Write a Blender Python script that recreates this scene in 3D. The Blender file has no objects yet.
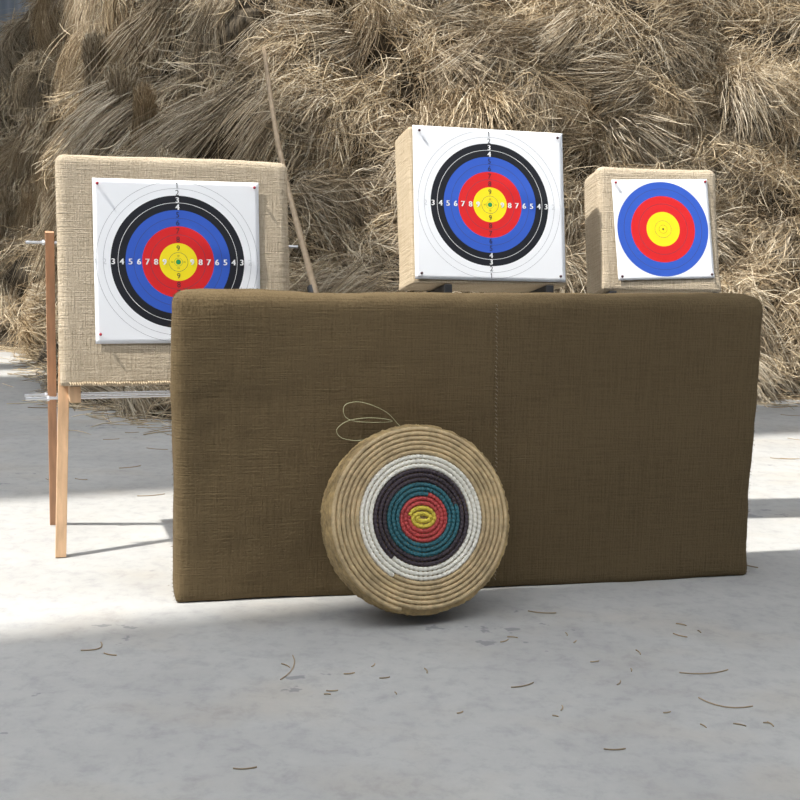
import bpy, bmesh, math, random
from mathutils import Vector, Matrix, noise, Euler

R = math.radians
scene = bpy.context.scene
COL = scene.collection

# ------------------------------------------------------------------ helpers
def link(name, me, mats, parent=None):
    o = bpy.data.objects.new(name, me)
    COL.objects.link(o)
    if not isinstance(mats, (list, tuple)):
        mats = [mats]
    if len(me.materials) == 0:
        for m in mats:
            me.materials.append(m)
    if parent is not None:
        o.parent = parent
    return o

def obj(name, bm, mats, parent=None, smooth=False):
    me = bpy.data.meshes.new(name)
    bm.to_mesh(me); bm.free()
    if smooth:
        for p in me.polygons:
            p.use_smooth = True
    return link(name, me, mats, parent)

def tag(o, label=None, cat=None, group=None, kind=None):
    if label: o['label'] = label
    if cat: o['category'] = cat
    if group: o['group'] = group
    if kind: o['kind'] = kind
    return o

def empty(name, loc=(0, 0, 0), rot=(0, 0, 0)):
    o = bpy.data.objects.new(name, None)
    COL.objects.link(o)
    o.location = loc; o.rotation_euler = rot
    o.empty_display_size = .1
    return o

def add_box(bm, c, s, M=None, bevel=0.0):
    r = bmesh.ops.create_cube(bm, size=1.0)
    vs = r['verts']
    bmesh.ops.scale(bm, vec=s, verts=vs)
    if bevel > 0:
        es = list({e for v in vs for e in v.link_edges})
        rb = bmesh.ops.bevel(bm, geom=es, offset=bevel, segments=2, affect='EDGES', profile=.6)
        vs = list({v for v in rb['verts']} | {v for v in vs if v.is_valid})
        # collect every vertex of the bevelled island
        seen = set(vs); st = list(vs)
        while st:
            v = st.pop()
            for e in v.link_edges:
                w = e.other_vert(v)
                if w not in seen:
                    seen.add(w); st.append(w)
        vs = list(seen)
    bmesh.ops.translate(bm, vec=c, verts=vs)
    if M is not None:
        bmesh.ops.transform(bm, matrix=M, verts=vs)

def bar_matrix(p, q, up=Vector((0, 0, 1))):
    p = Vector(p); q = Vector(q)
    z = (q - p).normalized()
    x = up.cross(z)
    if x.length < 1e-4:
        x = Vector((1, 0, 0)).cross(z)
    x.normalize()
    y = z.cross(x)
    m = Matrix((x, y, z)).transposed().to_4x4()
    m.translation = (p + q) / 2
    return m, (q - p).length

def add_bar(bm, p, q, w, d, bevel=.002, up=Vector((0, 1, 0))):
    m, l = bar_matrix(p, q, up)
    add_box(bm, (0, 0, 0), (w, d, l), m, bevel)

def add_tube(bm, pts, rad, sides=8, cap=True):
    pts = [Vector(p) for p in pts]
    n = len(pts); rings = []
    ref = None
    for i, p in enumerate(pts):
        t = (pts[min(i + 1, n - 1)] - pts[max(i - 1, 0)]).normalized()
        if ref is None:
            ref = Vector((0, 0, 1)) if abs(t.z) < .9 else Vector((1, 0, 0))
        a = (ref - t * ref.dot(t))
        if a.length < 1e-5:
            a = t.orthogonal()
        a.normalize(); b = t.cross(a); ref = a
        r = rad[i] if isinstance(rad, (list, tuple)) else rad
        rings.append([bm.verts.new(p + a * (math.cos(2 * math.pi * k / sides) * r)
                                   + b * (math.sin(2 * math.pi * k / sides) * r)) for k in range(sides)])
    for i in range(n - 1):
        for k in range(sides):
            bm.faces.new((rings[i][k], rings[i][(k + 1) % sides], rings[i + 1][(k + 1) % sides], rings[i + 1][k]))
    if cap:
        bm.faces.new(rings[0][::-1]); bm.faces.new(rings[-1])

def strands_mesh(name, strands, mat):
    """strands: list of (points, radius): thin three sided straws in one mesh"""
    V = []; F = []
    for pts, r in strands:
        n = len(pts); b0 = len(V)
        a = (pts[-1] - pts[0])
        x = a.orthogonal().normalized(); y = a.cross(x).normalized()
        for i, p in enumerate(pts):
            rr = r * (1.0 if i < n - 1 else .45)
            for k in range(3):
                an = k * 2.0944
                V.append(p + x * (math.cos(an) * rr) + y * (math.sin(an) * rr))
        for i in range(n - 1):
            for k in range(3):
                q = b0 + i * 3; k2 = (k + 1) % 3
                F.append((q + k, q + k2, q + 3 + k2, q + 3 + k))
        F.append((b0, b0 + 2, b0 + 1))
    me = bpy.data.meshes.new(name)
    me.from_pydata([tuple(v) for v in V], [], F)
    me.materials.append(mat)
    return me

# ------------------------------------------------------------------ materials
def mat(name):
    m = bpy.data.materials.new(name); m.use_nodes = True
    nt = m.node_tree
    for n in list(nt.nodes):
        nt.nodes.remove(n)
    out = nt.nodes.new('ShaderNodeOutputMaterial')
    b = nt.nodes.new('ShaderNodeBsdfPrincipled')
    nt.links.new(b.outputs[0], out.inputs[0])
    return m, nt, b

def N(nt, t, **kw):
    n = nt.nodes.new(t)
    for k, v in kw.items():
        if k.startswith('i_'):
            key = k[2:]
            n.inputs[int(key) if key.isdigit() else key.replace('_', ' ')].default_value = v
        else:
            setattr(n, k, v)
    return n

def ramp(nt, stops, interp='LINEAR'):
    n = nt.nodes.new('ShaderNodeValToRGB')
    cr = n.color_ramp; cr.interpolation = interp
    while len(cr.elements) < len(stops):
        cr.elements.new(.5)
    for e, (p, c) in zip(cr.elements, stops):
        e.position = p
        e.color = (c[0], c[1], c[2], 1) if isinstance(c, (tuple, list)) else (c, c, c, 1)
    return n

def mapped(nt, scale, rot=(0, 0, 0), kind='Object'):
    tc = nt.nodes.new('ShaderNodeTexCoord')
    mp = nt.nodes.new('ShaderNodeMapping')
    mp.inputs['Scale'].default_value = scale
    mp.inputs['Rotation'].default_value = rot
    nt.links.new(tc.outputs[kind], mp.inputs[0])
    return mp.outputs[0]

def mix(nt, mode, fac, a, b):
    n = nt.nodes.new('ShaderNodeMix'); n.data_type = 'RGBA'; n.blend_type = mode
    for s, v in ((0, fac), (6, a), (7, b)):
        if isinstance(v, bpy.types.NodeSocket):
            nt.links.new(v, n.inputs[s])
        else:
            n.inputs[s].default_value = v if s == 0 else (v[0], v[1], v[2], 1)
    return n.outputs[2]

def plain(name, col, rough=.6, metal=0.0, var=.0, scale=(40, 40, 40)):
    m, nt, b = mat(name)
    b.inputs['Roughness'].default_value = rough
    b.inputs['Metallic'].default_value = metal
    if var:
        nz = N(nt, 'ShaderNodeTexNoise', i_Scale=1.0, i_Detail=4.0)
        nt.links.new(mapped(nt, scale), nz.inputs['Vector'])
        lo = tuple(c * (1 - var) for c in col); hi = tuple(min(1, c * (1 + var)) for c in col)
        rp = ramp(nt, [(.3, lo), (.7, hi)])
        nt.links.new(nz.outputs[0], rp.inputs[0])
        nt.links.new(rp.outputs[0], b.inputs['Base Color'])
    else:
        b.inputs['Base Color'].default_value = (*col, 1)
    return m

def burlap(name, dark, light, weave=1.0, bump=.6):
    m, nt, b = mat(name)
    b.inputs['Roughness'].default_value = .95
    b.inputs['Specular IOR Level'].default_value = .1
    # threads running across and threads running up: long thin noise
    n1 = N(nt, 'ShaderNodeTexNoise', i_Scale=1.0, i_Detail=3.0)
    nt.links.new(mapped(nt, (9, 9, 230)), n1.inputs['Vector'])
    n2 = N(nt, 'ShaderNodeTexNoise', i_Scale=1.0, i_Detail=3.0)
    nt.links.new(mapped(nt, (230, 230, 9)), n2.inputs['Vector'])
    n3 = N(nt, 'ShaderNodeTexNoise', i_Scale=3.0, i_Detail=5.0)
    nt.links.new(mapped(nt, (1, 1, 1.6)), n3.inputs['Vector'])
    n4 = N(nt, 'ShaderNodeTexNoise', i_Scale=160.0, i_Detail=2.0)
    nt.links.new(mapped(nt, (1, 1, 1)), n4.inputs['Vector'])
    a = N(nt, 'ShaderNodeMath', operation='ADD'); nt.links.new(n1.outputs[0], a.inputs[0]); nt.links.new(n2.outputs[0], a.inputs[1])
    a2 = N(nt, 'ShaderNodeMath', operation='MULTIPLY_ADD'); nt.links.new(n4.outputs[0], a2.inputs[0]); a2.inputs[1].default_value = .6
    nt.links.new(a.outputs[0], a2.inputs[2])
    a3 = N(nt, 'ShaderNodeMath', operation='MULTIPLY_ADD'); nt.links.new(n3.outputs[0], a3.inputs[0]); a3.inputs[1].default_value = .5
    nt.links.new(a2.outputs[0], a3.inputs[2])
    sc = N(nt, 'ShaderNodeMath', operation='MULTIPLY', i_1=.385 ); nt.links.new(a3.outputs[0], sc.inputs[0])
    w = .13 / weave
    rp = ramp(nt, [(.5 - w, dark), (.5 + w, light)])
    nt.links.new(sc.outputs[0], rp.inputs[0])
    nt.links.new(rp.outputs[0], b.inputs['Base Color'])
    bp = N(nt, 'ShaderNodeBump', i_Strength=bump, i_Distance=.004)
    nt.links.new(a2.outputs[0], bp.inputs['Height'])
    nt.links.new(bp.outputs[0], b.inputs['Normal'])
    return m

def straw_mat(name, cols, sat_noise=True, rough=.55):
    m, nt, b = mat(name)
    b.inputs['Roughness'].default_value = rough
    b.inputs['Specular IOR Level'].default_value = .35
    g = nt.nodes.new('ShaderNodeNewGeometry')
    oi = nt.nodes.new('ShaderNodeObjectInfo')
    r1 = ramp(nt, [(i / (len(cols) - 1), c) for i, c in enumerate(cols)])
    nt.links.new(g.outputs['Random Per Island'], r1.inputs[0])
    r2 = ramp(nt, [(0, (.72, .70, .68)), (.5, (1, 1, 1)), (1, (1.0, .92, .8))])
    nt.links.new(oi.outputs['Random'], r2.inputs[0])
    c = mix(nt, 'MULTIPLY', 1.0, r1.outputs[0], r2.outputs[0])
    nt.links.new(c, b.inputs['Base Color'])
    return m

M = {}
M['burlap_brown'] = burlap('burlap_brown', (.078, .0545, .0275), (.134, .0965, .0515), .9, .6)
M['burlap_grey'] = burlap('burlap_grey', (.33, .262, .175), (.54, .45, .335), .8, 1.1)
M['burlap_tan'] = burlap('burlap_tan', (.37, .28, .175), (.54, .44, .31), .8, .7)
M['thread'] = plain('pale_thread', (.17, .135, .09), .8)
M['wood'] = plain('pine_wood', (.62, .40, .235), .6, 0, .16, (60, 60, 3))
M['wood_red'] = plain('reddish_pine_wood', (.50, .27, .15), .6, 0, .16, (60, 60, 3))
M['steel'] = plain('galvanised_steel', (.62, .63, .66), .3, 1.0)
M['black'] = plain('black_painted_steel', (.015, .015, .017), .5)
M['bamboo'] = plain('dry_bamboo', (.36, .265, .17), .55, 0, .2, (30, 30, 5))
M['pin_red'] = plain('red_plastic', (.35, .01, .03), .3)
M['pin_dark'] = plain('dark_plastic', (.05, .012, .02), .3)
M['straw'] = straw_mat('straw', [(.15, .107, .065), (.59, .485, .335), (.27, .205, .125), (.80, .71, .56), (.39, .305, .20), (.11, .08, .05)])
M['straw_loose'] = straw_mat('loose_straw', [(.24, .178, .11), (.72, .61, .445), (.36, .28, .17), (.86, .785, .64), (.15, .11, .066)])
M['straw_floor'] = straw_mat('floor_straw', [(.36, .26, .15), (.50, .40, .26), (.27, .19, .11), (.44, .33, .2)])

# mound under the straw, coloured dark to stand for shade in the gaps
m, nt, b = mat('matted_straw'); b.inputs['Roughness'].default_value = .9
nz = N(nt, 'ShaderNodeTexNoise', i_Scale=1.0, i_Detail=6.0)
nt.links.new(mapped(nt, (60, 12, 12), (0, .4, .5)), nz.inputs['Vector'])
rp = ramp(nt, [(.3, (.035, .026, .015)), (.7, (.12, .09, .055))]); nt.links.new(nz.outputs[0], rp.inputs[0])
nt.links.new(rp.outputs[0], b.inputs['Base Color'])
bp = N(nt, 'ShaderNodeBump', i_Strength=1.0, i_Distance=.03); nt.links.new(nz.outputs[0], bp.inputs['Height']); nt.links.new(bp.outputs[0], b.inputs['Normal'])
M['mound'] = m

# concrete
m, nt, b = mat('concrete')
b.inputs['Roughness'].default_value = .75
b.inputs['Specular IOR Level'].default_value = .3
n1 = N(nt, 'ShaderNodeTexNoise', i_Scale=1.3, i_Detail=8.0, i_Roughness=.6); nt.links.new(mapped(nt, (1, 1, 1)), n1.inputs['Vector'])
n2 = N(nt, 'ShaderNodeTexNoise', i_Scale=16.0, i_Detail=8.0, i_Roughness=.7, i_Distortion=.2); nt.links.new(mapped(nt, (1, 1, 1)), n2.inputs['Vector'])
r1 = ramp(nt, [(.3, (.345, .34, .332)), (.7, (.44, .435, .422))]); nt.links.new(n1.outputs[0], r1.inputs[0])
r2 = ramp(nt, [(.28, (.80, .80, .82)), (.5, (1, 1, 1)), (.75, (1.08, 1.07, 1.06))]); nt.links.new(n2.outputs[0], r2.inputs[0])
c = mix(nt, 'MULTIPLY', 1.0, r1.outputs[0], r2.outputs[0])
# brownish dust films
n3 = N(nt, 'ShaderNodeTexNoise', i_Scale=2.2, i_Detail=4.0); nt.links.new(mapped(nt, (1, 1.6, 1), (0, 0, .4)), n3.inputs['Vector'])
r3 = ramp(nt, [(.5, 0.0), (.72, .55)]); nt.links.new(n3.outputs[0], r3.inputs[0])
c = mix(nt, 'MULTIPLY', r3.outputs[0], c, (.98, .91, .82))
# small dark damp flecks
n4 = N(nt, 'ShaderNodeTexNoise', i_Scale=14.0, i_Detail=3.0); nt.links.new(mapped(nt, (1, 1.3, 1)), n4.inputs['Vector'])
n5 = N(nt, 'ShaderNodeTexNoise', i_Scale=1.7, i_Detail=2.0); nt.links.new(mapped(nt, (1, 1, 1), (0, 0, 1)), n5.inputs['Vector'])
ad = N(nt, 'ShaderNodeMath', operation='MULTIPLY'); nt.links.new(n4.outputs[0], ad.inputs[0]); nt.links.new(n5.outputs[0], ad.inputs[1])
r4 = ramp(nt, [(.405, 0.0), (.425, .6)]); nt.links.new(ad.outputs[0], r4.inputs[0])
c = mix(nt, 'MIX', r4.outputs[0], c, (.17, .175, .19))
nt.links.new(c, b.inputs['Base Color'])
bp = N(nt, 'ShaderNodeBump', i_Strength=.15, i_Distance=.01); nt.links.new(n2.outputs[0], bp.inputs['Height']); nt.links.new(bp.outputs[0], b.inputs['Normal'])
M['concrete'] = m

# painted metal cladding with vertical ribs
m, nt, b = mat('metal_cladding'); b.inputs['Roughness'].default_value = .5
wv = N(nt, 'ShaderNodeTexWave', i_Scale=1.0, i_Distortion=0.0); wv.bands_direction = 'X'
nt.links.new(mapped(nt, (2.0, 1, 1)), wv.inputs['Vector'])
rp = ramp(nt, [(0, (.33, .38, .45)), (.85, (.40, .45, .52)), (1, (.46, .50, .56))]); nt.links.new(wv.outputs[0], rp.inputs[0])
nt.links.new(rp.outputs[0], b.inputs['Base Color'])
M['cladding'] = m
M['roof'] = plain('roof_sheet', (.30, .30, .30), .6, 0, .08, (2, 2, 2))

# printed paper faces: rings by distance from the centre
def face_mat(name, u, bands, lines, dot=None):
    """bands: [(outer radius, colour)...] growing; lines: [(radius, colour, width)]"""
    m, nt, b = mat(name)
    b.inputs['Roughness'].default_value = .42
    b.inputs['Specular IOR Level'].default_value = .4
    tc = nt.nodes.new('ShaderNodeTexCoord')
    sp = nt.nodes.new('ShaderNodeSeparateXYZ'); nt.links.new(tc.outputs['Object'], sp.inputs[0])
    cb = nt.nodes.new('ShaderNodeCombineXYZ'); nt.links.new(sp.outputs[0], cb.inputs[0]); nt.links.new(sp.outputs[2], cb.inputs[1])
    ln = N(nt, 'ShaderNodeVectorMath', operation='LENGTH'); nt.links.new(cb.outputs[0], ln.inputs[0])
    L = ln.outputs['Value']
    col = (.86, .87, .90)
    for rad, cc in sorted(bands, reverse=True):
        lt = N(nt, 'ShaderNodeMath', operation='LESS_THAN', i_1=rad); nt.links.new(L, lt.inputs[0])
        col = mix(nt, 'MIX', lt.outputs[0], col, cc)
    for rad, cc, w in lines:
        cp = N(nt, 'ShaderNodeMath', operation='COMPARE', i_1=rad, i_2=w / 2); nt.links.new(L, cp.inputs[0])
        col = mix(nt, 'MIX', cp.outputs[0], col, cc)
    nt.links.new(col, b.inputs['Base Color'])
    return m

BLUE = (.035, .105, .52); RED = (.68, .018, .02); YEL = (.92, .74, .015); BLK = (.012, .013, .018)
u = .0275
RING = {9: .032, 8: .0640, 7: .0926, 6: .1212, 5: .1486, 4: .1760, 3: .2005, 2: .2250, 1: .2485, 0: .2720}
PALE = (.30, .30, .33); DARK = (.06, .06, .10)
lines = [(RING[0], PALE, .0012), (RING[1], PALE, .0012), (RING[3], (.8, .8, .8), .0015)] + [(RING[k], DARK, .0012) for k in (5, 7, 9)]
lines += [(u * .5, (.05, .3, .12), .001)]
M['face10'] = face_mat('printed_ten_ring_paper', u,
                       [(RING[8], YEL), (RING[6], RED), (RING[4], BLUE), (RING[2], BLK), (.0085, (.015, .28, .09))], lines)
v5 = .0310
M['face5'] = face_mat('printed_blue_ring_paper', v5,
                      [(.067, YEL), (.129, RED), (.184, BLUE)],
                      [(r_, (.06, .05, .08), .0012) for r_ in (.157, .098, .033)] + [(.016, (.2, .15, .02), .0012), (.002, (.02, .02, .02), .004)])
M['ink_white'] = plain('white_ink', (.86, .86, .86), .5)
M['ink_black'] = plain('black_ink', (.02, .02, .03), .5)
M['ink_pale'] = plain('pale_grey_ink', (.62, .63, .66), .5)

def rope_mat(name, col, var=.25):
    m, nt, b = mat(name)
    b.inputs['Roughness'].default_value = .6
    nz = N(nt, 'ShaderNodeTexNoise', i_Scale=70.0, i_Detail=4.0)
    nt.links.new(mapped(nt, (1, 1, 1)), nz.inputs['Vector'])
    nb = N(nt, 'ShaderNodeTexNoise', i_Scale=14.0, i_Detail=2.0)
    nt.links.new(mapped(nt, (1, 1, 1)), nb.inputs['Vector'])
    ad = N(nt, 'ShaderNodeMath', operation='MULTIPLY_ADD', i_1=.5); nt.links.new(nb.outputs[0], ad.inputs[0])
    mu = N(nt, 'ShaderNodeMath', operation='MULTIPLY', i_1=.5); nt.links.new(nz.outputs[0], mu.inputs[0]); nt.links.new(mu.outputs[0], ad.inputs[2])
    rp = ramp(nt, [(.34, tuple(c * (1 - var) for c in col)), (.66, tuple(min(1, c * (1 + var)) for c in col))])
    nt.links.new(ad.outputs[0], rp.inputs[0]); nt.links.new(rp.outputs[0], b.inputs['Base Color'])
    bp = N(nt, 'ShaderNodeBump', i_Strength=.5, i_Distance=.003); nt.links.new(nz.outputs[0], bp.inputs['Height']); nt.links.new(bp.outputs[0], b.inputs['Normal'])
    return m
M['r_yellow'] = rope_mat('yellow_rope', (.66, .52, .06))
M['r_red'] = rope_mat('red_rope', (.46, .055, .05))
M['r_teal'] = rope_mat('teal_rope', (.02, .115, .14))
M['r_black'] = rope_mat('dark_purple_rope', (.04, .026, .034), .35)
M['r_white'] = rope_mat('white_rope', (.82, .78, .68), .10)
M['r_straw'] = rope_mat('straw_rope', (.52, .385, .21), .3)
M['r_side'] = rope_mat('straw_rim', (.36, .25, .11), .45)

# ------------------------------------------------------------------ camera, sun, sky
FPX = 1150.0
cam = bpy.data.cameras.new('camera'); co = bpy.data.objects.new('camera', cam); COL.objects.link(co)
cam.sensor_fit = 'HORIZONTAL'; cam.sensor_width = 36.0; cam.lens = 36.0 * FPX / 800.0
cam.clip_end = 200
co.matrix_world = (Matrix.Translation((0, 0, 1.15)) @ Matrix.Rotation(R(90 - 8.545), 4, 'X') @ Matrix.Rotation(R(1.3445), 4, 'Z'))
scene.camera = co

SUN_AZ, SUN_EL = R(21), R(57)           # travel direction of the light over the floor, and height
sd = Vector((math.cos(SUN_AZ) * math.cos(SUN_EL), math.sin(SUN_AZ) * math.cos(SUN_EL), -math.sin(SUN_EL)))
sl = bpy.data.lights.new('sun', 'SUN'); sl.energy = 6.6; sl.angle = R(1.4); sl.color = (1.0, .97, .905)
so = bpy.data.objects.new('sun', sl); COL.objects.link(so)
so.rotation_euler = sd.to_track_quat('-Z', 'Y').to_euler(); so.location = (-8, -3, 12)

w = bpy.data.worlds.new('world'); scene.world = w; w.use_nodes = True
bg = w.node_tree.nodes['Background']; bg.inputs[0].default_value = (.95, .975, 1.0, 1); bg.inputs[1].default_value = 4.1
scene.view_settings.view_transform = 'Standard'; scene.view_settings.look = 'None'
scene.view_settings.exposure = 0.07; scene.view_settings.gamma = 1.0; scene.view_settings.use_curve_mapping = False

# ------------------------------------------------------------------ the shed
bm = bmesh.new()
add_box(bm, (0, 6, -.05), (34, 28, .1))
tag(obj('floor', bm, M['concrete']), 'grey stained concrete floor strewn with bits of straw', 'floor', kind='structure')
bm = bmesh.new(); add_box(bm, (0, -5.6, 3.7), (19.2, .08, 7.4))  # added behind the camera to keep low sky light off the heap
tag(obj('wall_front', bm, M['cladding']), 'blue grey metal clad front wall of the shed', 'wall', kind='structure')
bm = bmesh.new(); add_box(bm, (0, 17.6, 3.7), (19.2, .08, 7.4))
tag(obj('wall_back', bm, M['cladding']), 'blue grey metal clad wall above the left end of the straw heap', 'wall', kind='structure')
for sx, nm in ((-1, 'left'), (1, 'right')):  # side walls added out of view to lower the light on the heap
    bm = bmesh.new(); add_box(bm, (sx * 9.5, 6, 3.7), (.08, 23, 7.4))
    tag(obj('wall_' + nm, bm, M['cladding']), 'blue grey metal clad side wall of the shed on the %s' % nm, 'wall', kind='structure')
bm = bmesh.new()
ZR = 7.5
RM = Matrix.Rotation(SUN_AZ, 4, 'Z')
# roof sheeting runs along the sun's azimuth out of view, its skylight gaps placed to shape the light
# each sheet: (from, to) across the strips, then its reach along them on the floor
cot = 1 / math.tan(SUN_EL)
for c0, c1, a0, a1 in ((-14.0, -1.6, -24, 24), (1.1, 3.27, -24, 24),
                       (3.27, 4.88, -24, -2.8), (3.27, 5.40, 5.2, 24), (4.88, 5.40, -24, 2.4), (5.40, 6.45, -24, 24),
                       (6.45, 8.55, -24, 3.3), (6.45, 8.55, 9.0, 24), (8.55, 8.86, -24, 24),
                       (8.86, 11.1, -24, -2.6), (8.86, 11.1, 4.2, 24), (9.22, 9.65, -2.6, 4.2), (11.1, 24, -24, 24)):
    add_box(bm, ((a0 + a1) / 2 - cot * ZR, (c0 + c1) / 2, ZR), (a1 - a0, c1 - c0, .05), RM)
tag(obj('ceiling', bm, M['roof']), 'shed roof sheets with open skylight strips', 'ceiling', kind='structure')

# ------------------------------------------------------------------ straw heap
def lerp_table(x, T):
    if x <= T[0][0]: return T[0][1]
    for (a, fa), (b_, fb) in zip(T, T[1:]):
        if x <= b_:
            t = (x - a) / (b_ - a); t = t * t * (3 - 2 * t)
            return fa + (fb - fa) * t
    return T[-1][1]
FOOT = [(-7, 11.0), (-4.4, 11.5), (-3.3, 10.4), (-2.7, 9.1), (-2.0, 7.5), (-1.3, 7.0), (0, 7.3), (1.5, 7.9), (2.7, 8.5), (4, 9.0), (7, 9.6)]
TOP = [(-7, 2.1), (-5.0, 2.75), (-4.3, 3.05), (-3.7, 3.35), (-2.7, 3.9), (0, 4.3), (7, 4.4)]
def surf(x, s):
    """point of the heap at x, s metres up the slope"""
    H = lerp_table(x, TOP); y0 = lerp_table(x, FOOT)
    ang = R(62)
    z = s * math.sin(ang); d = s * math.cos(ang)
    if z > H:                                   # rounds over to a flat top
        over = (z - H); z = H + .15 * (1 - math.exp(-over)); d += min(over, 1.0) * .9
    d += .35 * math.exp(-s * 2.5) * -1 + .0
    lump = noise.noise(Vector((x * .9, s * 1.0, 3.1))) * .28 + noise.noise(Vector((x * 2.2, s * 2.9, 7.7))) * .16
    # courses of straw: every course bulges at its lower edge and is hollow beneath
    ph = (s * 1.55 + noise.noise(Vector((x * .8, s * .3, 11.0))) * 1.3)
    fr = ph - math.floor(ph)
    amp = .20 + .12 * noise.noise(Vector((x * 1.3, math.floor(ph) * 3.1, 5.0)))
    lump += 1.35 * amp * ((1 - fr) ** 1.3 * min(1, fr / .16) - .35)
    lump *= min(1, s / .5)
    n = Vector((0, -math.sin(ang), math.cos(ang)))
    return Vector((x, y0 + d, z)) + n * lump
def frame(x, s):
    e = .06
    tx = (surf(x + e, s) - surf(x - e, s)).normalized()
    ts = (surf(x, s + e) - surf(x, s - e)).normalized()
    n = tx.cross(ts).normalized()
    if n.y > 0 and n.z < 0: n = -n
    return tx, ts, n

rnd = random.Random(11)
bm = bmesh.new()
NX, NS = 150, 80
grid = [[bm.verts.new(surf(-7 + 14 * i / NX, -.15 + 6.6 * j / NS)) for j in range(NS + 1)] for i in range(NX + 1)]
for i in range(NX):
    for j in range(NS):
        bm.faces.new((grid[i][j], grid[i + 1][j], grid[i + 1][j + 1], grid[i][j + 1]))
# the back of the heap falls to the floor
back = [[bm.verts.new((g[-1].co.x, g[-1].co.y + 1.0, g[-1].co.z * .6)), bm.verts.new((g[-1].co.x, g[-1].co.y + 1.6, 0))] for g in grid]
for i in range(NX):
    bm.faces.new((grid[i][-1], grid[i + 1][-1], back[i + 1][0], back[i][0]))
    bm.faces.new((back[i][0], back[i + 1][0], back[i + 1][1], back[i][1]))
heap = obj('straw_heap', bm, M['mound'], smooth=True)
tag(heap, 'huge heap of loose dry straw filling the background behind the targets', 'straw heap', kind='stuff')

# loose straw strewn all over the heap, part of it
st = []
def strand(p, d, L, bend, r, n=4):
    d = d.normalized(); pts = []
    side = Vector((rnd.gauss(0, 1), rnd.gauss(0, 1), rnd.gauss(0, 1)))
    side = (side - d * side.dot(d)).normalized()
    for k in range(n + 1):
        t = k / n - .5
        pts.append(p + d * (L * t) + side * (bend * L * (t * t * 4 - .5)))
    return pts, r
for i in range(1500):
    x = rnd.uniform(-4.7, 3.9); s = rnd.uniform(.0, 4.4)
    if x < -.9 and rnd.random() < .6: continue
    tx, ts, n = frame(x, s)
    a = rnd.gauss(0, .5) - .5 if x < -.8 else rnd.gauss(0, 1.3)
    hd = (-ts * math.cos(a) + tx * math.sin(a) + n * rnd.uniform(-.1, .55)).normalized()
    p0 = surf(x, s)
    m_ = rnd.uniform(.15, .55)
    for k in range(34):
        p = p0 + tx * rnd.gauss(0, .10) + ts * rnd.gauss(0, .07) + n * rnd.uniform(.03, .24)
        d = hd + Vector((rnd.gauss(0, m_), rnd.gauss(0, m_), rnd.gauss(0, m_)))
        st.append(strand(p, d, rnd.uniform(.12, .42), rnd.uniform(-.3, .3), rnd.uniform(.0015, .003)))
# litter spilling on to the floor along the foot of the heap
for i in range(5200):
    x = rnd.uniform(-4.4, 4.2)
    y0 = lerp_table(x, FOOT)
    p = Vector((x, y0 - abs(rnd.gauss(.0, .40)) + .25, 0))
    t_ = max(0, (p.y - y0 + .45))
    p.z = .006 + rnd.random() ** 2 * .22 * min(1, t_ * 1.3)
    a = rnd.gauss(0, .7)
    st.append(strand(p, Vector((math.cos(a), math.sin(a) * .9, rnd.gauss(0, .04) if p.z < .05 else rnd.gauss(0, .3))),
                     rnd.uniform(.15, .45), rnd.uniform(-.15, .15), rnd.uniform(.0018, .0034)))
link('loose_straw', strands_mesh('loose_straw', st, M['straw_loose']), M['straw_loose'], heap)

# sheaves ----------------------------------------------------------
def make_sheaf(name, seed, L, r0, splay, droop, n, messy):
    q = random.Random(seed); out = []
    bend = q.uniform(-.16, .16)
    for i in range(n):
        a = q.uniform(0, math.tau); rr = math.sqrt(q.random())
        oy, oz = math.cos(a) * rr * r0, math.sin(a) * rr * r0 * .7
        l = L * q.uniform(.6, 1.12); x0 = q.uniform(-.10, .06) * L
        ky, kz = q.gauss(0, messy), q.gauss(0, messy)
        c2 = q.gauss(0, messy); dr = droop * q.uniform(.7, 1.3)
        pts = []
        for k in range(8):
            t = k / 7
            pinch = 1 - .45 * math.exp(-((t - .2) / .13) ** 2)
            f = pinch * (1 + splay * t ** 1.5)
            w = math.sin(t * math.pi * 1.7 + a) * c2 * .09
            w2 = math.cos(t * math.pi * 2.3 + a * 3) * c2 * .12
            an = dr * 1.9 * t * t              # curls over and hangs
            sx = math.sin(an) / (an if an > 1e-4 else 1) if an > 1e-4 else 1
            pts.append(Vector((x0 + l * t * sx, oy * f + ky * l * t + bend * L * t * t + w,
                               oz * f + kz * t * l - l * t * math.sin(an * .55) + w2)))
        out.append((pts, q.uniform(.0014, .0027)))
    return strands_mesh(name, out, M['straw'])
LONG = [make_sheaf('straw_sheaf', 100 + k, 1.05, .15, .25, .25 + .12 * k, 760, .09) for k in range(4)]
FAN = [make_sheaf('straw_sheaf', 200 + k, .46, .10, 1.2, .25 + .15 * k, 520, .22) for k in range(4)]
MESS = [make_sheaf('straw_sheaf', 300 + k, .50, .13, 1.0, .35 + .1 * k, 640, .30) for k in range(4)]
GROUP = 'straw sheaves piled in the heap'
LAB = {'L': 'sheaf of straw lying slantwise on the left slope of the heap',
       'C': 'sheaf of straw in the middle of the heap behind the targets',
       'R': 'tousled sheaf of straw on the right part of the heap'}
rows = 15; cols = 20; cnt = 0
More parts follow.
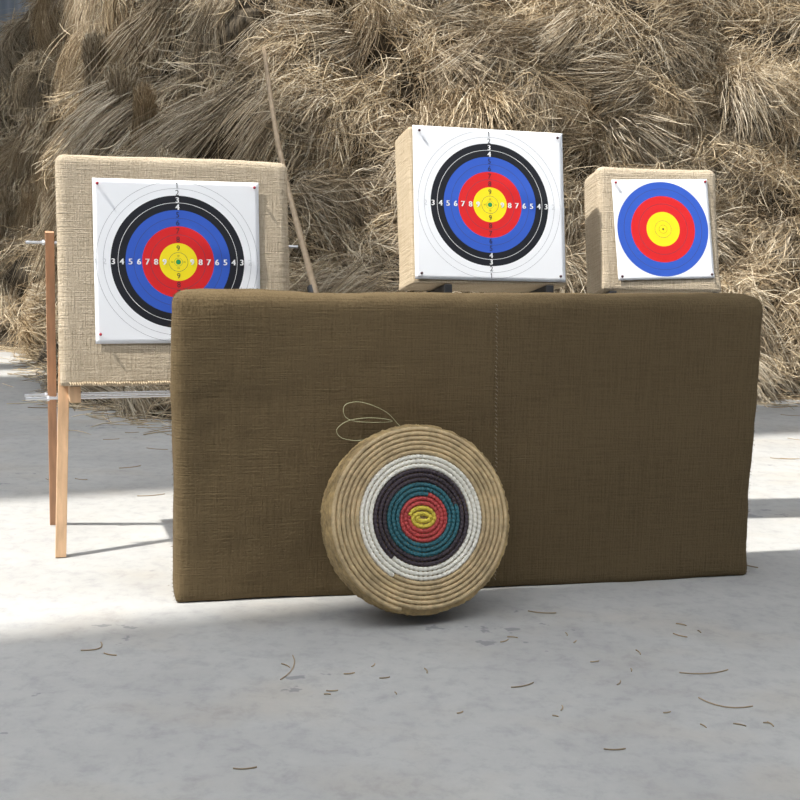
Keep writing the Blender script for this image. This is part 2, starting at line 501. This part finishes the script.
for j in range(rows):
    for i in range(cols):
        x = -4.35 + 8.2 * (i + (.5 if j % 2 else 0)) / cols + rnd.gauss(0, .1)
        s = .22 + j * .315 + rnd.gauss(0, .08)
        tx, ts, n = frame(x, s)
        if x < -.75:
            zone = 'L'; me = rnd.choice(LONG if s > 1.2 else LONG + MESS)
            if s > 1.1:
                ax = -ts * rnd.uniform(.75, 1.1) - tx * rnd.uniform(.25, .75) + n * rnd.uniform(-.05, .22)
            else:
                ax = tx * rnd.choice((-1, 1)) - ts * rnd.uniform(-.1, .35) + n * rnd.uniform(-.05, .2)
        elif x < .75:
            zone = 'C'; me = rnd.choice(FAN + MESS + MESS)
            if rnd.random() < .5:
                ax = tx * rnd.choice((-1, 1)) - ts * rnd.uniform(-.25, .45) + n * rnd.uniform(0, .3)
            else:
                ax = n * rnd.uniform(.5, 1.0) - ts * rnd.uniform(.3, .9) + tx * rnd.gauss(0, .6)
        else:
            zone = 'R'; me = rnd.choice(MESS + MESS + FAN)
            ax = -ts * rnd.uniform(.5, 1.0) + tx * rnd.gauss(0, .65) + n * rnd.uniform(.15, .6)
        ax.normalize()
        if s < .7: ax.z = max(ax.z, -.12); ax.normalize()
        yv = n.cross(ax).normalized(); zv = ax.cross(yv)
        rot = Matrix((ax, yv, zv)).transposed() @ Matrix.Rotation(rnd.gauss(0, .3), 3, 'X')
        L = 1.05 if me in LONG else .48
        p = surf(x, s) + n * rnd.uniform(.04, .13) - ax * L * .38
        o = bpy.data.objects.new('straw_sheaf', me); COL.objects.link(o)
        sc = rnd.uniform(.8, 1.15) if zone != 'L' else rnd.uniform(.75, 1.05)
        mw = rot.to_4x4() @ Matrix.Diagonal((sc, sc, sc, 1)); mw.translation = p
        o.matrix_world = mw
        tag(o, LAB[zone], 'straw sheaf', GROUP)
        cnt += 1

# ------------------------------------------------------------------ burlap covered blocks
def soft_block(W, H, T, r0, step, amp, seed, fuzz=0, sag=0.0):
    """rounded cloth covered block, front face on y=0, bottom on z=0, centred on x"""
    bm = bmesh.new(); r = r0
    nx, nz, ny = max(4, int(W / step)), max(4, int(H / step)), max(4, int(T / (step * .7)))
    def axis(n, L):
        # denser close to the edges
        xs = []
        for k in range(n + 1):
            xs.append(L * k / n)
        ex = [0, r * .3, r * .6, r, L - r, L - r * .6, L - r * .3, L]
        xs = [x for x in xs if r * 1.2 < x < L - r * 1.2] + ex
        return sorted(set(round(x, 5) for x in xs))
    X = [x - W / 2 for x in axis(nx, W)]; Z = axis(nz, H); Y = axis(ny, T)
    cache = {}
    def vert(x, y, z):
        k = (round(x, 5), round(y, 5), round(z, 5))
        if k in cache: return cache[k]
        p = Vector((x, y - T / 2, z - H / 2))
        zz = min(1, max(0, z / (2.5 * r0))); r = r0 * (.4 + .6 * zz)
        cx, cy, cz = W / 2 - r, T / 2 - r, H / 2 - r
        core = Vector((max(-cx, min(cx, p.x)), max(-cy, min(cy, p.y)), max(-cz, min(cz, p.z))))
        d = p - core
        m_ = max(abs(d.x), abs(d.y), abs(d.z))
        q = core + (d.normalized() * r if m_ > 1e-9 else d)
        nrm = d.normalized() if m_ > 1e-9 else Vector((0, -1, 0))
        so_ = Vector((seed, seed * 2.3, 0))
        a = noise.noise(q * 3.0 + so_) * amp + noise.noise(q * 16.0 + so_) * amp * .35
        edge = (abs(q.x) / (W / 2)) ** 8 + (abs(q.z) / (H / 2)) ** 8
        q = q + nrm * a * (1 + min(1.5, edge))
        v = bm.verts.new((q.x, q.y + T / 2, q.z + H / 2))
        cache[k] = v
        return v
    def quads(A, B, f):
        for a0, a1 in zip(A, A[1:]):
            for b0, b1 in zip(B, B[1:]):
                vs = [f(a0, b0), f(a1, b0), f(a1, b1), f(a0, b1)]
                if len(set(vs)) == 4:
                    try: bm.faces.new(vs)
                    except ValueError: pass
    quads(X, Z, lambda a, b_: vert(a, 0, b_))
    quads(X, Z, lambda a, b_: vert(a, T, b_))
    quads(Y, Z, lambda a, b_: vert(-W / 2, a, b_))
    quads(Y, Z, lambda a, b_: vert(W / 2, a, b_))
    quads(X, Y, lambda a, b_: vert(a, b_, 0))
    quads(X, Y, lambda a, b_: vert(a, b_, H))
    bmesh.ops.recalc_face_normals(bm, faces=bm.faces[:])
    for f in bm.faces: f.smooth = True
    q = random.Random(seed)
    fs = [f for f in bm.faces]
    cen = [(f.calc_center_median(), f.normal.copy()) for f in fs]
    edgef = [c for c in cen if abs(c[1].y) < .9] or cen
    for i in range(fuzz):
        c_, n_ = q.choice(edgef)
        p = c_ + Vector((q.gauss(0, step * .4), q.gauss(0, step * .4), q.gauss(0, step * .4)))
        p = p - n_ * (p - c_).dot(n_) - n_ * .002
        d = (n_ + Vector((q.gauss(0, .8), q.gauss(0, .8), q.gauss(0, .8)))).normalized() * q.uniform(.005, .012)
        t = d.orthogonal().normalized() * .0007
        try: bm.faces.new((bm.verts.new(p - t), bm.verts.new(p + t), bm.verts.new(p + d)))
        except ValueError: pass
    return bm

def paper(name, W, H, matl, digits, mats, seed, crease=True):
    bm = bmesh.new(); n = 36
    def zf(x, z):
        a = noise.noise(Vector((x * 6, z * 6, seed))) * .0012
        if crease:
            # faint fold running from the centre to the right edge
            d = (z - .088) + (x - .021) * .375
            if x > 0: a += -.0035 * max(0, 1 - abs(d) / .05) * min(1, x / .06)
        ed = max(abs(x) / (W / 2), abs(z) / (H / 2))
        a += .0002 * ed ** 6
        return -abs(a) * .8 - .001
    vs = [[bm.verts.new((W * (i / n - .5), zf(W * (i / n - .5), H * (j / n - .5)), H * (j / n - .5))) for j in range(n + 1)] for i in range(n + 1)]
    bs = [[bm.verts.new((v.co.x, v.co.y + .0006, v.co.z)) for v in row] for row in vs]
    for i in range(n):
        for j in range(n):
            f = bm.faces.new((vs[i][j], vs[i + 1][j], vs[i + 1][j + 1], vs[i][j + 1])); f.smooth = True
            bm.faces.new((bs[i][j + 1], bs[i + 1][j + 1], bs[i + 1][j], bs[i][j]))
    for k in range(n):
        bm.faces.new((vs[k + 1][0], vs[k][0], bs[k][0], bs[k + 1][0]))
        bm.faces.new((vs[k][n], vs[k + 1][n], bs[k + 1][n], bs[k][n]))
        bm.faces.new((vs[0][k], vs[0][k + 1], bs[0][k + 1], bs[0][k]))
        bm.faces.new((vs[n][k + 1], vs[n][k], bs[n][k], bs[n][k + 1]))
    for ch, x, z, size, mi, bold in digits:
        V, F = glyph(ch)
        new = []
        for (gx, gz) in V:
            px, pz = x + gx * size, z + gz * size
            new.append(bm.verts.new((px, zf(px, pz) - .0007, pz)))
        for f in F:
            try:
                ff = bm.faces.new([new[i] for i in f]); ff.material_index = mi
            except ValueError: pass
        if bold:                                   # heavier stroke: a second slightly shifted copy
            for dx in (-.06, .06):
                new2 = [bm.verts.new((x + gx * size + dx * size, zf(x, z) - .0009 - abs(dx) * .004, z + gz * size)) for gx, gz in V]
                for f in F:
                    try:
                        ff = bm.faces.new([new2[i] for i in f]); ff.material_index = mi
                    except ValueError: pass
    o = obj(name, bm, [matl] + mats)
    return o

_gl = {}
def glyph(ch):
    if ch in _gl: return _gl[ch]
    cu = bpy.data.curves.new('glyph', 'FONT'); cu.body = ch; cu.align_x = 'CENTER'; cu.align_y = 'CENTER'
    cu.resolution_u = 3
    o = bpy.data.objects.new('glyph', cu); COL.objects.link(o)
    dg = bpy.context.evaluated_depsgraph_get()
    me = bpy.data.meshes.new_from_object(o.evaluated_get(dg))
    V = [(v.co.x, v.co.y) for v in me.vertices]; F = [list(p.vertices) for p in me.polygons]
    # centre the glyph on its own bounding box, unit height
    xs = [v[0] for v in V]; ys = [v[1] for v in V]
    h = max(ys) - min(ys); cx, cy = (max(xs) + min(xs)) / 2, (max(ys) + min(ys)) / 2
    V = [((a - cx) / h, (b_ - cy) / h) for a, b_ in V]
    bpy.data.objects.remove(o); bpy.data.curves.remove(cu); bpy.data.meshes.remove(me)
    if ch == '1':                                   # small flag at the top of the stroke
        k = len(V); V += [(-.02, .5), (-.24, .30), (-.20, .22), (-.02, .36)]; F.append([k + 3, k + 2, k + 1, k])
    _gl[ch] = (V, F); return _gl[ch]

def ten_ring_digits():
    D = []
    sz = .0195
    UP = {1: .2600, 2: .2345, 3: .2100, 4: .1860, 5: .1600, 6: .1330, 7: .1050, 8: .0770, 9: .0470}
    for k in range(1, 10):
        r = .0465 + (9 - k) * .0283
        hm = 3 if k < 3 else 1                      # across: white, pale grey on the white rings
        for sx in (-1, 1):
            D.append((str(k), sx * r, 0, sz, hm, k >= 3))
        vm = 2 if (k < 3 or k > 4) else 1           # up and down: black, white on the black rings
        for sz_ in (-1, 1):
            D.append((str(k), 0, sz_ * UP[k], sz * .95, vm, k in (3, 4)))
    for dx, dz in ((-1, 0), (1, 0), (0, 1), (0, -1)):
        D.append(('10', dx * u * .75, dz * u * .75, .006, 2, False))
    return D
INK = [M['ink_white'], M['ink_black'], M['ink_pale']]

# board frames: origin = middle of the bottom front edge
def board_frame(x, y, z, yaw, tilt, W):
    c = Vector((x, y, z)) + Vector((math.cos(yaw), math.sin(yaw), 0)) * W / 2
    return Matrix.Translation(c) @ Euler((-tilt, 0, yaw)).to_matrix().to_4x4()

def pin(mw, x, z, matl, label, group='push pins holding the paper target faces'):
    bm = bmesh.new()
    add_tube(bm, [(0, .012, 0), (0, -.004, 0)], .0012, 6)
    r_ = bmesh.ops.create_uvsphere(bm, u_segments=10, v_segments=8, radius=.0052)
    bmesh.ops.translate(bm, vec=(0, -.007, 0), verts=r_['verts'])
    o = obj('push_pin', bm, matl, smooth=True)
    o.matrix_world = mw @ Matrix.Translation((x, -.004, z))
    tag(o, label, 'pin', group)
    return o

# ---- long dark block in front
PYAW = R(13.0); PW, PH, PT = 1.924, .948, .19
pb = empty('burlap_target_block'); pb.matrix_world = board_frame(-.671, 3.366, 0, PYAW, 0, PW)
tag(pb, 'long dark brown burlap covered block standing upright on the floor', 'target block')
pcov = obj('burlap_cover', soft_block(PW, PH, PT, .042, .022, .0045, 3.0, 6000), M['burlap_brown'], pb)
bm = bmesh.new()
q = random.Random(4)
for k in range(70):
    z = .92 - k * .0128
    x = .028 + .030 * (1 - z / .94) + math.sin(k * .7) * .0015
    add_tube(bm, [(x - .0035, -.0015, z), (x, -.0065, z - .0032), (x + .002, -.0015, z - .0075)], .0013, 5)
tag(obj('seam_stitching', bm, M['thread'], pcov), 'pale thread stitched seam down the cloth')

# ---- left block on the wooden stand
LW, LH, LT = .785, .775, .15
LM = board_frame(-1.137, 3.80, .598, R(16.5), R(6), LW)
lb = empty('burlap_target_block'); lb.matrix_world = LM
tag(lb, 'square grey burlap target block on the wooden A-frame stand at left', 'target block')
lcov = obj('burlap_cover', soft_block(LW, LH, LT, .03, .02, .0026, 9.0, 1500), M['burlap_grey'], lb)
bm = bmesh.new()
for k in range(90):
    x = -.36 + k * .008
    add_tube(bm, [(x, .004, .014), (x + .004, -.006, .006 + q.uniform(-.003, .003)), (x + .010, .003, .011)], .0035, 5)
tag(obj('hem', bm, M['burlap_tan'], lcov), 'frayed stitched hem along the lower edge')
def at_board(mw, x, z, y=-.007, rot=0):
    return mw @ Matrix.Translation((x, y, z)) @ Matrix.Rotation(rot, 4, 'Y')
PWD = .56
f = paper('paper_target_face', .558, .553, M['face10'], ten_ring_digits(), INK, 1.0)
FL = at_board(LM, .118 + .279 - LW / 2, .4185, -.005, R(-.2)); f.matrix_world = FL
tag(f, 'numbered ten-ring paper target face pinned to the left grey burlap block', 'target face', 'paper target faces')
for (sx, sz, nm) in ((-1, 1, 'upper left'), (1, 1, 'upper right'), (-1, -1, 'lower left')):
    pin(FL, sx * .263, sz * (.258 if sz > 0 else .245), M['pin_red'], 'red push pin in the %s corner of the left paper target face' % nm)

# ---- middle block
MW_, MH, MT = .594, .570, .20
MMt = board_frame(.034, 4.12, .953, R(14.5), R(11.5), MW_)
mb = empty('burlap_target_block'); mb.matrix_world = MMt
tag(mb, 'pale tan burlap target block leaning back behind the middle of the long block', 'target block')
obj('burlap_cover', soft_block(MW_, MH, MT, .014, .02, .002, 15.0, 600), M['burlap_tan'], mb)
f = paper('paper_target_face', .575, .556, M['face10'], ten_ring_digits(), INK, 5.0)
FM = at_board(MMt, .003, .290, -.004, R(.6)); f.matrix_world = FM
tag(f, 'numbered ten-ring paper target face filling the middle tan burlap block', 'target face', 'paper target faces')
for (sx, sz, nm) in ((-1, 1, 'upper left'), (1, 1, 'upper right'), (-1, -1, 'lower left'), (1, -1, 'lower right')):
    pin(FM, sx * .265, sz * .258, M['pin_dark'], 'dark push pin in the %s corner of the middle paper target face' % nm)

# ---- right block
RW, RH, RT = .486, .484, .185
RMt = board_frame(.752, 4.36, .932, R(10), R(13.5), RW)
rb = empty('burlap_target_block'); rb.matrix_world = RMt
tag(rb, 'small grey burlap target block behind the right end of the long block', 'target block')
obj('burlap_cover', soft_block(RW, RH, RT, .03, .018, .0025, 21.0, 900), M['burlap_grey'], rb)
f = paper('paper_target_face', .388, .388, M['face5'], [], INK, 8.0, crease=False)
FR = at_board(RMt, .252 - RW / 2, 0.239, -.005, R(.6) * -1 + R(-1.6)); f.matrix_world = FR
tag(f, 'white paper target face with blue, red and yellow rings on the right block', 'target face', 'paper target faces')
for (sx, sz, nm, mm) in ((-1, 1, 'upper left', 'pin_red'), (1, 1, 'upper right', 'pin_red'), (-1, -1, 'lower left', 'pin_dark'), (1, -1, 'lower right', 'pin_dark')):
    pin(FR, sx * .181, sz * .181, M[mm], '%s push pin in the %s corner of the right paper target face' % (mm[4:], nm))

# ------------------------------------------------------------------ wooden stand under the left block
SY = R(19)
SO = Matrix.Translation((-1.155, 3.83, 0)) @ Matrix.Rotation(SY, 4, 'Z')
stand = empty('wooden_target_stand'); stand.matrix_world = SO
tag(stand, 'pine A-frame stand with threaded steel rods carrying the left target block', 'stand')
SP = .79                                  # spacing of the two A frames
BD = .46                                  # foot spread front to back
apex = Vector((0, .245, 1.10))
for sx, inner in ((0, 1), (SP, -1)):
    bm = bmesh.new(); add_bar(bm, (sx, 0, .0), (sx + inner * .05, .225, 1.08), .036, .03, .0015)
    tag(obj('leg', bm, M['wood'], stand))
    bm = bmesh.new(); add_bar(bm, (sx - inner * .004, BD, .0), (sx - inner * .004, .262, 1.105), .030, .032, .0015)
    o = obj('leg', bm, M['wood_red'], stand); tag(o, 'reddish rear leg')
    bm = bmesh.new(); add_box(bm, (sx + inner * .058, .20, .566), (.036, .44, .055), None, .002)
    obj('support_rail', bm, M['wood'], stand)
def rod(y, z, x0, x1):
    bm = bmesh.new(); n = int((x1 - x0) / .012)
    add_tube(bm, [(x0 + (x1 - x0) * k / n, y, z) for k in range(n + 1)], [.0056 if k % 2 else .0049 for k in range(n + 1)], 8)
    return obj('threaded_rod', bm, M['steel'], stand)
RODS = {}
RODS[.262] = rod(.262, 1.068, -.085, SP + .10)
RODS[.112] = rod(.112, .537, -.10, SP + .1)
RODS[.365] = rod(.365, .512, -.10, SP + .1)
for sx in (0, SP):
    for y, z, dx in ((.112, .537, .022), (.262, 1.068, .022), (.365, .512, .022)):
        for s_ in (-1, 1):
            bm = bmesh.new()
            r_ = bmesh.ops.create_cone(bm, cap_ends=True, segments=6, radius1=.0105, radius2=.0105, depth=.008)
            bmesh.ops.transform(bm, matrix=Matrix.Translation((sx + s_ * (dx + .004), y, z)) @ Matrix.Rotation(R(90), 4, 'Y'), verts=r_['verts'])
            obj('nut', bm, M['steel'], RODS[y])

# ------------------------------------------------------------------ black stands behind the long block
def black_stand(mw, xs, T, label):
    loc, rot, _ = mw.decompose()
    root = empty('metal_target_stand'); yaw = rot.to_euler('XYZ').z
    root.matrix_world = Matrix.Translation((loc.x, loc.y, 0)) @ Matrix.Rotation(yaw, 4, 'Z')
    tag(root, label, 'stand')
    inv = root.matrix_world.inverted() @ mw
    for x in xs:
        bm = bmesh.new()
        a = inv @ Vector((x, -.008, -.021)); b_ = inv @ Vector((x, T + .015, -.021))
        add_bar(bm, a, b_, .028, .036, .002, up=Vector((0, 0, 1)))
        obj('support_arm', bm, M['black'], root)
        bm = bmesh.new()
        p1 = inv @ Vector((x, T + .028, .25)); p0 = Vector((p1.x, p1.y + .02, 0))
        mid = inv @ Vector((x, T + .028, -.02))
        add_bar(bm, (mid.x, mid.y, 0), mid, .026, .024, .002)
        add_bar(bm, mid, p1, .026, .022, .002)
        obj('post', bm, M['black'], root)
        bm = bmesh.new(); add_box(bm, (mid.x, mid.y + .02, .015), (.03, .5, .03), None, .002)
        obj('foot', bm, M['black'], root)
    bm = bmesh.new()
    a = inv @ Vector((xs[0], T + .028, -.02)); b_ = inv @ Vector((xs[1], T + .028, -.02))
    add_bar(bm, (a.x, a.y, .3), (b_.x, b_.y, .3), .02, .02, .002, up=Vector((0, 0, 1)))
    obj('crossbar', bm, M['black'], root)
black_stand(MMt, (-.165, .225), MT, 'black metal stand under the middle tan target block')
black_stand(RMt, (-.2, .215), RT, 'black metal stand under the small right target block')

# ------------------------------------------------------------------ round coiled straw target
RR, RTk = .281, .125
DY, DT = R(18), R(17)
dc = Vector((.074, 3.285, RR * math.cos(DT) + RTk * math.sin(DT) + .002))
DM = Matrix.Translation(dc) @ Euler((-DT, 0, DY)).to_matrix().to_4x4()
rt = empty('round_straw_target'); rt.matrix_world = DM
tag(rt, 'round coiled straw target with painted rings leaning on the long brown block', 'round target')
PIT = .01375
def spiral(theta):
    r = PIT * theta / math.tau
    e = .011 * math.exp(-(r / .055) ** 2)
    y = 0.0
    if r > .255: y = (r - .255) ** 2 * 12
    x = (r + e) * math.cos(theta); z = r * math.sin(theta) * (1 if r > .02 else .8)
    y += noise.noise(Vector((x * 9, z * 9, 2))) * .002
    return Vector((x, y, z))
def coil(name, r0, r1, matl, lam, skew, amp, label):
    t0, t1 = math.tau * r0 / PIT, math.tau * r1 / PIT
    bm = bmesh.new(); sides = 10
    # walk along the spiral by arc length
    th = t0; s = 0.0; prev = spiral(th); ds = lam / 7.0; pts = []
    while th < t1:
        r = max(.006, PIT * th / math.tau)
        th += ds / r
        p = spiral(th); s += (p - prev).length; prev = p
        pts.append((p, th, s))
    rings = []
    for i, (p, th, s) in enumerate(pts):
        t = (pts[min(i + 1, len(pts) - 1)][0] - pts[max(i - 1, 0)][0]).normalized()
        fr = Vector((0, -1, 0)); rad = t.cross(fr).normalized()
        wob = .9 + .1 * noise.noise(Vector((s * 14, 0, 5)))
        ring = []
        for k in range(sides):
            a = math.tau * k / sides
            ph = s / lam + skew * math.sin(a)
            g = abs(math.sin(math.pi * ph)) ** .7
            rr = PIT * .56 * (1 - amp + amp * g) * wob
            taper = min(1.0, (i + 3) / 4, (len(pts) - i + 2) / 4)
            ring.append(bm.verts.new(p + (rad * math.cos(a) + fr * math.sin(a) * 1.05) * rr * taper))
        rings.append(ring)
    for A, B in zip(rings, rings[1:]):
        for k in range(sides):
            bm.faces.new((A[k], A[(k + 1) % sides], B[(k + 1) % sides], B[k]))
    bm.faces.new(rings[0][::-1]); bm.faces.new(rings[-1])
    bmesh.ops.recalc_face_normals(bm, faces=bm.faces[:])
    o = obj(name, bm, matl, rt, smooth=True); tag(o, label); return o
coil('center_coil', .004, 2.45 * PIT, M['r_yellow'], .0125, .25, .36, 'yellow oval centre')
coil('ring_coil', 2.45 * PIT, 5.2 * PIT, M['r_red'], .0125, .25, .36, 'red rope ring')
coil('ring_coil', 5.2 * PIT, 8.05 * PIT, M['r_teal'], .0125, .25, .36, 'teal rope ring')
coil('ring_coil', 8.05 * PIT, 10.63 * PIT, M['r_black'], .0125, .25, .36, 'dark purple rope ring')
coil('ring_coil', 10.63 * PIT, 13.66 * PIT, M['r_white'], .0145, .25, .34, 'white rope ring')
coil('outer_coil', 13.66 * PIT, 19.7 * PIT, M['r_straw'], .019, .6, .22, 'natural straw rope rings')
# body behind the face: stacked straw courses
bm = bmesh.new(); seg = 260; prof = []
nc = 9
for k in range(nc * 6 + 1):
    t = k / (nc * 6)
    y = .004 + t * (RTk - .006)
    r = RR - .004 + .0032 * abs(math.sin(math.pi * k / 6)) ** .6
    ed = min(t, 1 - t); r -= .012 * max(0, 1 - ed / .10) ** 2
    prof.append((r, y))
prof = [(.10, .002), (.2, .002), (RR - .02, .002)] + prof + [(RR - .03, RTk), (.1, RTk), (.02, RTk)]
rings = []
for r, y in prof:
    ring = []
    for k in range(seg):
        a = math.tau * k / seg
        d = noise.noise(Vector((math.cos(a) * 9, math.sin(a) * 9, y * 60))) * .004 + noise.noise(Vector((math.cos(a) * 60, math.sin(a) * 60, y * 60))) * .0045 if r > RR - .022 else 0
        ring.append(bm.verts.new(((r + d) * math.cos(a), y, (r + d) * math.sin(a))))
    rings.append(ring)
for A, B in zip(rings, rings[1:]):
    for k in range(seg):
        bm.faces.new((A[k], A[(k + 1) % seg], B[(k + 1) % seg], B[k]))
bm.faces.new(rings[0]); bm.faces.new(rings[-1])
bmesh.ops.recalc_face_normals(bm, faces=bm.faces[:])
tag(obj('straw_body', bm, M['r_side'], rt, smooth=True), 'fibrous straw side')
# hanging cord, two thin loops
inv = DM.inverted()
cord_pts = [(.01, 3.50, .535), (-.004, 3.508, .547), (-.045, 3.498, .588), (-.116, 3.482, .617), (-.165, 3.470, .611), (-.17, 3.469, .58), (-.146, 3.474, .561), (-.085, 3.489, .554), (-.023, 3.503, .556),
            (-.05, 3.496, .565), (-.106, 3.484, .568), (-.160, 3.470, .559), (-.191, 3.463, .534), (-.178, 3.465, .509), (-.136, 3.472, .499), (-.096, 3.482, .501), (-.06, 3.480, .500)]
def catmull(P, n=6):
    P = [Vector(p) for p in P]; P = [P[0]] + P + [P[-1]]; out = []
    for i in range(1, len(P) - 2):
        for k in range(n):
            t = k / n; a, b_, c_, d = P[i - 1:i + 3]
            out.append(.5 * ((2 * b_) + (c_ - a) * t + (2 * a - 5 * b_ + 4 * c_ - d) * t * t + (3 * b_ - a - 3 * c_ + d) * t ** 3))
    out.append(P[-2]); return out
bm = bmesh.new(); add_tube(bm, [inv @ p for p in catmull(cord_pts)], .0011, 6)
tag(obj('hanging_cord', bm, plain('green_tinted_cord', (.40, .38, .22), .5), rt, smooth=True), 'thin looped cord')

# ------------------------------------------------------------------ long pole leaning on the heap
pole = empty('bamboo_pole', (-.158, 4.52, 0.0))
tag(pole, 'long thin brown pole leaning on the straw heap beside the left block', 'pole')
top = Vector((-.93, 7.55, 2.262)) - Vector((-.158, 4.52, 0))
bm = bmesh.new(); pts = []; rad = []
for k in range(41):
    t = k / 40
    p = top * t + Vector((.02 * math.sin(t * 7), 0, .012 * math.sin(t * 5)))
    pts.append(p); rad.append(.0175 - .003 * t + (.0018 if k % 8 == 4 else 0))
add_tube(bm, pts, rad, 12)
obj('pole_shaft', bm, M['bamboo'], pole, smooth=True)
bm = bmesh.new(); a = top * .365; d = top.normalized()
add_tube(bm, [a - d * .035, a + d * .035], .022, 12)
tag(obj('clamp_band', bm, M['black'], pole), 'black band around the pole')

# ------------------------------------------------------------------ single straws lying on the floor
FS = [(-.813, 2.988, 60, .075, .4, 'curled brown straw on the floor at lower left'),
      (-.272, 2.878, 85, .17, .1, 'upright-looking straw lying on the floor below the round target left edge'),
      (.826, 2.911, 12, .14, .12, 'long dark straw on the floor at lower right'),
      (.821, 2.704, -20, .13, .25, 'forked pale straw on the floor at lower right'),
      (.331, 2.794, 30, .07, .1, 'short straw on the floor below and right of the round target'),
      (.501, 2.44, 5, .05, .1, 'reddish straw near the bottom edge of the picture'),
      (.447, 3.364, -8, .085, .1, 'pale straw lying just right of the round target'),
      (.825, 3.19, -40, .045, .1, 'tiny straw in front of the right half of the long block'),
      (-.312, 2.307, 10, .05, .1, 'straw bit near the bottom left edge of the picture'),
      (1.23, 3.93, -50, .10, .1, 'thin straw on the floor past the right end of the long block'),
      (-.76, 2.939, -20, .04, .1, 'tiny straw on the floor by the curled straw')]
FSG = 'single straws on the concrete floor'
def floor_straw(x, y, deg, L, bend, label):
    a = R(deg); d = Vector((math.cos(a), math.sin(a), 0)); n_ = Vector((-d.y, d.x, 0))
    pts = [d * (L * (k / 6 - .5)) + n_ * (bend * L * ((k / 6 - .5) ** 2 * 4 - .5)) + Vector((0, 0, .0022)) for k in range(7)]
    bm = bmesh.new(); add_tube(bm, pts, .0016, 5)
    o = obj('straw_stalk', bm, M['straw_floor']); o.location = (x, y, 0)
    tag(o, label, 'straw', FSG)
for a in FS: floor_straw(*a)
for i in range(26):
    floor_straw(rnd.uniform(-.35, 1.0), rnd.uniform(2.55, 3.3), rnd.uniform(0, 180), rnd.uniform(.012, .035), .1, 'tiny straw bit scattered on the floor in front of the long block')
for i in range(11):
    floor_straw(rnd.uniform(-1.7, -.85), rnd.uniform(4.6, 6.3), rnd.uniform(-40, 40), rnd.uniform(.04, .12), .1, 'thin straw scattered on the floor between the left stand and the heap')
for i in range(8):
    floor_straw(rnd.uniform(1.9, 2.7), rnd.uniform(5.6, 7.6), rnd.uniform(-40, 40), rnd.uniform(.06, .2), .1, 'thin straw scattered on the floor at right before the heap')
